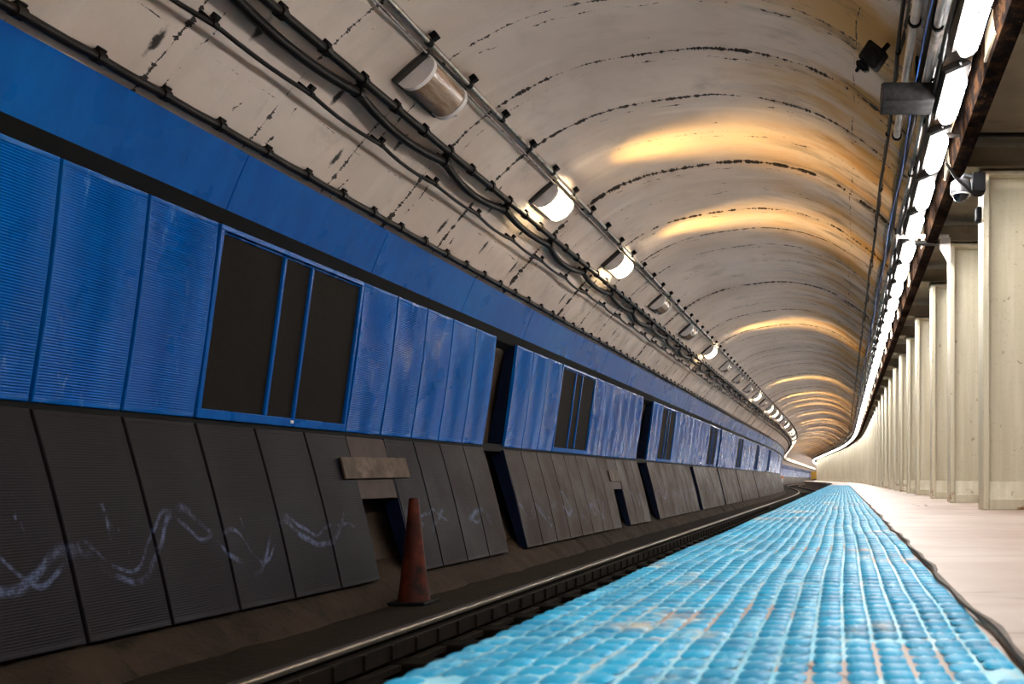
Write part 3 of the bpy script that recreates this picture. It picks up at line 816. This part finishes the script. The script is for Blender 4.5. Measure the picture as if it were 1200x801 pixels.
# ------------------------------------------------------------------ white tube lights along the platform edge
def strip_light():
    t = empty('tube_light'); A = math.radians(-24); Ry = Matrix.Rotation(A, 3, 'Y'); L = .68
    ln = MB()
    # rounded bar: superellipse section swept with rounded ends
    n_ = 14; m2 = 7; vs = []
    prof = [(.062 * math.copysign(abs(math.cos(q)) ** .6, math.cos(q)), .045 * math.copysign(abs(math.sin(q)) ** .6, math.sin(q))) for q in [2 * math.pi * k / n_ for k in range(n_)]]
    ys = [(-L / 2, .45), (-L / 2 + .015, .75), (-L / 2 + .045, .94), (-L / 2 + .09, 1), (L / 2 - .09, 1), (L / 2 - .045, .94), (L / 2 - .015, .75), (L / 2, .45)]
    for y, k in ys: vs += [Ry @ Vector((a * k, y, c * (.6 + .4 * k))) for a, c in prof]
    fs = [(i * n_ + k, i * n_ + (k + 1) % n_, (i + 1) * n_ + (k + 1) % n_, (i + 1) * n_ + k) for i in range(len(ys) - 1) for k in range(n_)] + [tuple(range(n_)), tuple(range((len(ys) - 1) * n_, len(ys) * n_))[::-1]]
    ln.add(vs, fs); ln.build('diffuser', M['strip'], t, smooth=50)
    hb = MB(); h0 = .085; oct_ = [(-L / 2 - .03, -.02), (-L / 2 + .10, -.02 - .0), (L / 2 - .10, -.02), (L / 2 + .03, -.02), (L / 2 + .03, .0), (L / 2 - .09, .075), (-L / 2 + .09, .075), (-L / 2 - .03, .0)]
    vs = []
    for x in (-.072, .10): vs += [Ry @ Vector((x, y, z + .055)) for y, z in oct_]
    q = len(oct_); hb.add(vs, [(k, (k + 1) % q, q + (k + 1) % q, q + k) for k in range(q)] + [tuple(range(q)), tuple(range(q, 2 * q))[::-1]])
    hb.build('housing', M['housing'], t)
    for sg in (-1, 1):
        c = MB(); c.box(Ry @ Vector((.0, sg * (L / 2 - .12), -.046)), (.10, .014, .006), Ry); c.build('clip', M['black'], t)
        s_ = MB(); s_.tube([Ry @ Vector((.06, sg * (L / 2 - .05), .06)), Ry @ Vector((.02, sg * (L / 2 + .10), .05)), (.10, sg * (L / 2 + .16), .16)], .011, 6); s_.build('bracket_arm', M['black'], t)
    return t
SX, SZ = .715, 2.49
pr = strip_light(); u_ = False; i = 0; d = 5.12 - 1.04 * 10
while d < 130:
    idx = round((d - 5.12) / 1.04)
    if idx < 0: lb = 'lit white tube light over the platform edge, beside the camera and out of view'
    elif idx < 24: lb = f'lit white tube light above the platform edge, {ORD[idx]} counting from the camera'
    else: lb = 'lit white tube light far along the bright line that runs into the bend'
    place(pr, u_, SX, d, SZ, lb, 'ceiling light', 'white tube lights over the platform edge'); u_ = True; d += 1.04
pr = None
d = 134
# the bright line goes on as longer fittings in the distance
while d < 294:
    o = empty('tube_light', P(SX, d, SZ), ang(d)); b = MB(); b.tube([(0, -1.2, 0), (0, 1.2, 0)], .05, 8); b.build('diffuser', M['strip'], o); tag(o, 'lit white tube light far along the bright line that runs into the bend', 'ceiling light', 'white tube lights over the platform edge'); d += 4

# pipes and cables over the platform edge
def run(name, x, z, r, label, cat, mat, d0, d1, sag=0.0, pitch=1.2, ties=None, xs=0.0):
    t = empty(name); tag(t, label, cat); b = MB(); st = .2 if sag else 1.0
    dl = rng(d0, min(d1, 48), st) + (rng(49, d1, 1.2) if d1 > 50 else [])
    pts = [P(x + xs * math.sin(d * 1.7 + r * 90), d, z - sag * abs(math.sin(math.pi * (d - d0) / pitch))) for d in dl]
    b.tube(pts, r, 10); b.build('pipe_run' if r > .02 else 'cable_run', mat, t, smooth=60)
    if ties:
        pr_ = None; d = d0 + .3; i = 0
        while d < min(d1, 48) and i < 90:
            if pr_ is None:
                q = MB(); q.tube([(0, -.012, 0), (0, .012, 0)], r * 1.4, 10); q.tube([(0, 0, r), (.01, 0, r + .10)], .008, 6); pr_ = q.build('hanger', M['black'], t, smooth=40); o = pr_
            else: o = pr_.copy(); col.objects.link(o); o.parent = t
            o.location = P(x, d, z); d += ties; i += 1
    return t
run('white_pipe', .435, 2.78, .030, 'white painted pipe ending past the grey box, leftmost of the two pipes', 'pipe', M['whitepipe'], -6, 7.65, ties=.95)
run('white_pipe', .555, 2.66, .028, 'white painted pipe beside the blue cable, rightmost of the two pipes', 'pipe', M['whitepipe'], -6, 6.3, ties=.8)
run('blue_cable', .495, 2.66, .0045, 'thin blue cable hanging between the two white pipes', 'cable', M['bluecable'], -6, 30, sag=.015, pitch=1.9, xs=.01)
run('black_feeder_cable', .605, 2.58, .018, 'black cable running just left of the white tube lights', 'cable', M['cable'], -6, 130, sag=.03, pitch=1.04, ties=1.04, xs=.006)
run('black_trunk_cable', .52, 2.74, .026, 'black cable in the shadow between the white pipes', 'cable', M['cable'], -6, 130, sag=.03, pitch=1.5, xs=.012)
run('grey_conduit', .60, 2.70, .022, 'grey conduit above the line of white tube lights', 'conduit', M['steel'], -6, 130, ties=2.0)
run('grey_conduit', .37, 2.865, .014, 'thin dark conduit at the vault edge, left of the white pipes', 'conduit', M['dusty'], -6, 130, ties=1.5, xs=.01)
m_ = MB(); m_.box((.575, 5.3, 2.70), (.07, 1.5, .10), ch=.01); tag(m_.build('white_trunking', M['whitepipe']), 'short white box trunking left of the nearest tube light', 'trunking')

# grey sign box, loudspeaker, dome camera, junction box, cross conduit, cantilever bracket
def sign_box():
    t = empty('hanging_box', (0, 0, .055)); b = MB(); D = 6.35
    b.box((.435, D, 2.515), (.345, .26, .12), ch=.006); b.build('box_body', M['box'], t)
    e = MB(); e.box((.258, D, 2.515), (.010, .27, .10), ch=.003); e.build('end_plate', M['board2'], t)
    h = MB(); h.tube([(.50, D, 2.57), (.50, D, 2.80)], .012, 8); h.build('hanger_rod', M['black'], t)
    tag(t, 'dark grey weathered box reaching out across the white pipes from the light line', 'box')
sign_box()
def speaker():
    x, z, nx, nz, _ = at_ratio(-.078, 0.0)
    t = empty('loudspeaker', (x, 6.55, z - .02)); rot = Matrix.Rotation(math.radians(38), 3, 'Y') @ Matrix.Rotation(.3, 3, 'X')
    b = MB(); b.box((-.03, 0, -.13), (.15, .16, .14), rot, ch=.012); b.build('speaker_body', M['box'], t)
    f = MB(); f.box((-.105, 0, -.20), (.10, .11, .05), rot, ch=.02); f.build('horn', M['black'], t)
    n1 = MB(); n1.tube([(-.12, -.02, -.20), (-.15, -.04, -.25)], [.018, .012], 8); n1.build('nozzle', M['black'], t)
    a = MB(); a.tube([(.03, 0, -.10), (.08, 0, -.04), (.12, 0, -.02), (.17, 0, -.03)], .018, 8); a.build('mounting_arm', M['black'], t)
    tag(t, 'dark square loudspeaker bracketed to the vault above the grey box', 'loudspeaker')
speaker()
def dome_camera():
    t = empty('dome_camera', (.935, 7.45, 2.26)); n_ = 24
    def lathe(prof, name, mat):
        b = MB(); vs = []; fs = []
        for r, z in prof:
            for k in range(n_): vs.append((r * math.cos(2 * math.pi * k / n_), r * math.sin(2 * math.pi * k / n_), z))
        for i in range(len(prof) - 1):
            for k in range(n_): fs.append((i * n_ + k, i * n_ + (k + 1) % n_, (i + 1) * n_ + (k + 1) % n_, (i + 1) * n_ + k))
        fs += [tuple(range(n_)), tuple(range((len(prof) - 1) * n_, len(prof) * n_))[::-1]]
        b.add(vs, fs); b.build(name, mat, t, smooth=40)
    lathe([(.001, .115), (.05, .112), (.078, .09), (.084, .05), (.084, .0), (.074, -.004)], 'camera_shell', M['camw'])
    lathe([(.066, -.003), (.064, -.02), (.054, -.042), (.034, -.058), (.012, -.065), (.001, -.066)], 'dome', M['glassd'])
    lathe([(.076, .0), (.080, -.008), (.076, -.014), (.067, -.012), (.067, .0)], 'trim_ring', M['white'])
    a = MB(); a.tube([(.0, 0, .11), (.03, 0, .15), (.13, 0, .13), (.16, .02, .10)], .016, 8); a.build('mounting_arm', M['camw'], t)
    tag(t, 'grey dome security camera hanging beside the nearest column top', 'camera')
    b = MB(); b.box((1.075, 7.48, 2.35), (.105, .13, .15), ch=.006); tag(b.build('junction_box', M['black']), 'black junction box on the nearest column top beside the dome camera', 'junction box')
    b = MB(); pts = [(.80, 7.3, 2.46), (.88, 7.35, 2.36), (.96, 7.36, 2.30), (1.03, 7.38, 2.23), (1.09, 7.42, 2.24), (1.105, 7.46, 2.29)]; b.tube(pts, .012, 8); tag(b.build('loose_cable', M['cable']), 'loose black cable looping under the dome camera to the junction box', 'cable')
    b = MB(); b.box((1.115, 7.72, 2.17), (.05, .10, .12), ch=.012); tag(b.build('small_sensor', M['black']), 'small black sensor on the nearest column below the junction box', 'sensor')
dome_camera()
b = MB(); b.tube([(.70, 6.95, 2.545), (3.4, 6.95, 2.545)], .018, 10); tag(b.build('cross_conduit', M['dusty']), 'dark conduit crossing the platform ceiling in front of the nearest column', 'conduit')
def bracket():
    t = empty('cantilever_bracket', (0, 9.86, 0)); b = MB()
    b.box((.83, 0, 2.545), (.56, .07, .034), ch=.006); b.build('arm', M['cap'], t)
    b = MB(); b.box((.88, 0, 2.475), (.26, .09, .035), ch=.006); b.build('lower_fitting', M['housing'], t)
    b = MB(); b.prism([(1.02, 2.53), (1.125, 2.53), (1.125, 2.28), (1.10, 2.28), (1.02, 2.42)], -.025, .025); b.build('gusset', M['cap'], t)
    b = MB(); b.tube([(.90, 0, 2.49), (.90, 0, 2.53)], .012, 8); b.build('stem', M['housing'], t)
    tag(t, 'pale metal arm reaching from the second column top to the tube lights', 'bracket')
bracket()

# ------------------------------------------------------------------ columns and platform beams
def column():
    t = empty('steel_column'); H = 2.75; FL = .28
    for x in (.024, .476):
        b = MB(); b.box((x, FL / 2, H / 2), (.048, FL, H), ch=.004); b.build('flange', M['colp'], t)
    b = MB(); b.box((.25, FL / 2, H / 2), (.404, .03, H)); b.build('web', M['colp'], t)
    b = MB(); b.prism([(.05, 0), (.45, 0), (.45, .2), (.05, .2)], .004, FL - .004)
    b.v = [(x, (.004 if y < .1 else FL - .004) if z < .1 else (.07 if y < .1 else FL - .07), z + (.03 if z > .1 else 0)) for x, y, z in b.v]
    b.box((.25, FL / 2, .045), (.40, FL - .002, .09), ch=.006)
    b.build('concrete_foot', M['colp'], t)
    b = MB(); b.box((.25, FL / 2, H - .02), (.54, FL + .02, .03), ch=.004); b.build('cap_plate', M['colp'], t)
    return t
cds = [7.6, 9.95, 12.0, 14.5, 16.5]
while cds[-1] < 150: cds.append(cds[-1] + 2.22)
cds = [.9, 3.1, 5.35] + cds
pr = column(); u_ = False
beam = None
for i, d in enumerate(cds):
    if d < 7 : continue
    j = i - 3
    lb = f'cream painted steel column on the platform, {ORD[j]} from the camera' if j < 16 else 'narrow cream column in the far end of the row where the platform bends'
    place(pr, u_, 1.135, d, -.25, lb, 'column', 'row of cream steel columns'); u_ = True
beam0 = None
for d in cds:
    if beam0 is None:
        b = MB(); b.box((3.0, .14, 0), (4.3, .30, .17), ch=.01); b.box((3.0, .14, -.075), (4.3, .36, .02)); beam0 = b.build('ceiling_beam', M['ceil']); o = beam0
    else: o = beam0.copy(); col.objects.link(o)
    o.location = P(-.15 + .15, d, 2.60); o.rotation_euler = (0, 0, ang(d))
    j = cds.index(d) - 3
    tag(o, (f'stained beam across the platform ceiling over the {ORD[j]} column' if 0 <= j < 16 else 'stained beam across the platform ceiling above the far columns') if d > 7 else 'stained beam across the platform ceiling beside the camera', 'beam', 'beams across the platform ceiling')

# unseen lights added to brighten the platform hall behind the columns
def added_hall_light():
    t = empty('added_hall_light'); b = MB(); b.box((0, 0, 0), (.16, 1.3, .05), ch=.01); b.build('housing', M['cap'], t)
    b = MB(); b.box((0, 0, -.035), (.12, 1.2, .03), ch=.01); b.build('diffuser', M['strip'], t); return t
pr = added_hall_light(); u_ = False; d = 4
while d < 130:
    place(pr, u_, 3.9, d, 2.74, 'unseen white tube light added to light the hall behind the columns', 'ceiling light', 'added unseen lights behind the columns'); u_ = True; d += 4.44

# small things by the far bend
def signal_post():
    t = empty('signal_post', P(-3.6, 100, -1.03)); b = MB(); b.tube([(0, 0, 0), (0, 0, 1.15)], .05, 8); b.build('post', M['white'], t)
    b = MB(); b.box((0, 0, 1.25), (.22, .08, .26), ch=.02); b.build('plate', M['orange'], t)
    tag(t, 'white post with an orange plate beside the rail at the bend', 'signal post')
signal_post()
b = MB(); b.box((0, 0, 0), (1.9, .12, 2.1), ch=.03); o = b.build('yellow_panel', M['yellow']); o.location = P(-3.0, 262, 1.0); tag(o, 'amber yellow panel at the far end of the left wall past the bend', 'panel')
b = MB(); b.box((0, 0, 0), (.5, .06, .45), ch=.03); o = b.build('orange_sign', M['orange']); o.location = P(-3.6, 120, .1); tag(o, 'small orange sign low on the far left wall past the signal post', 'sign')
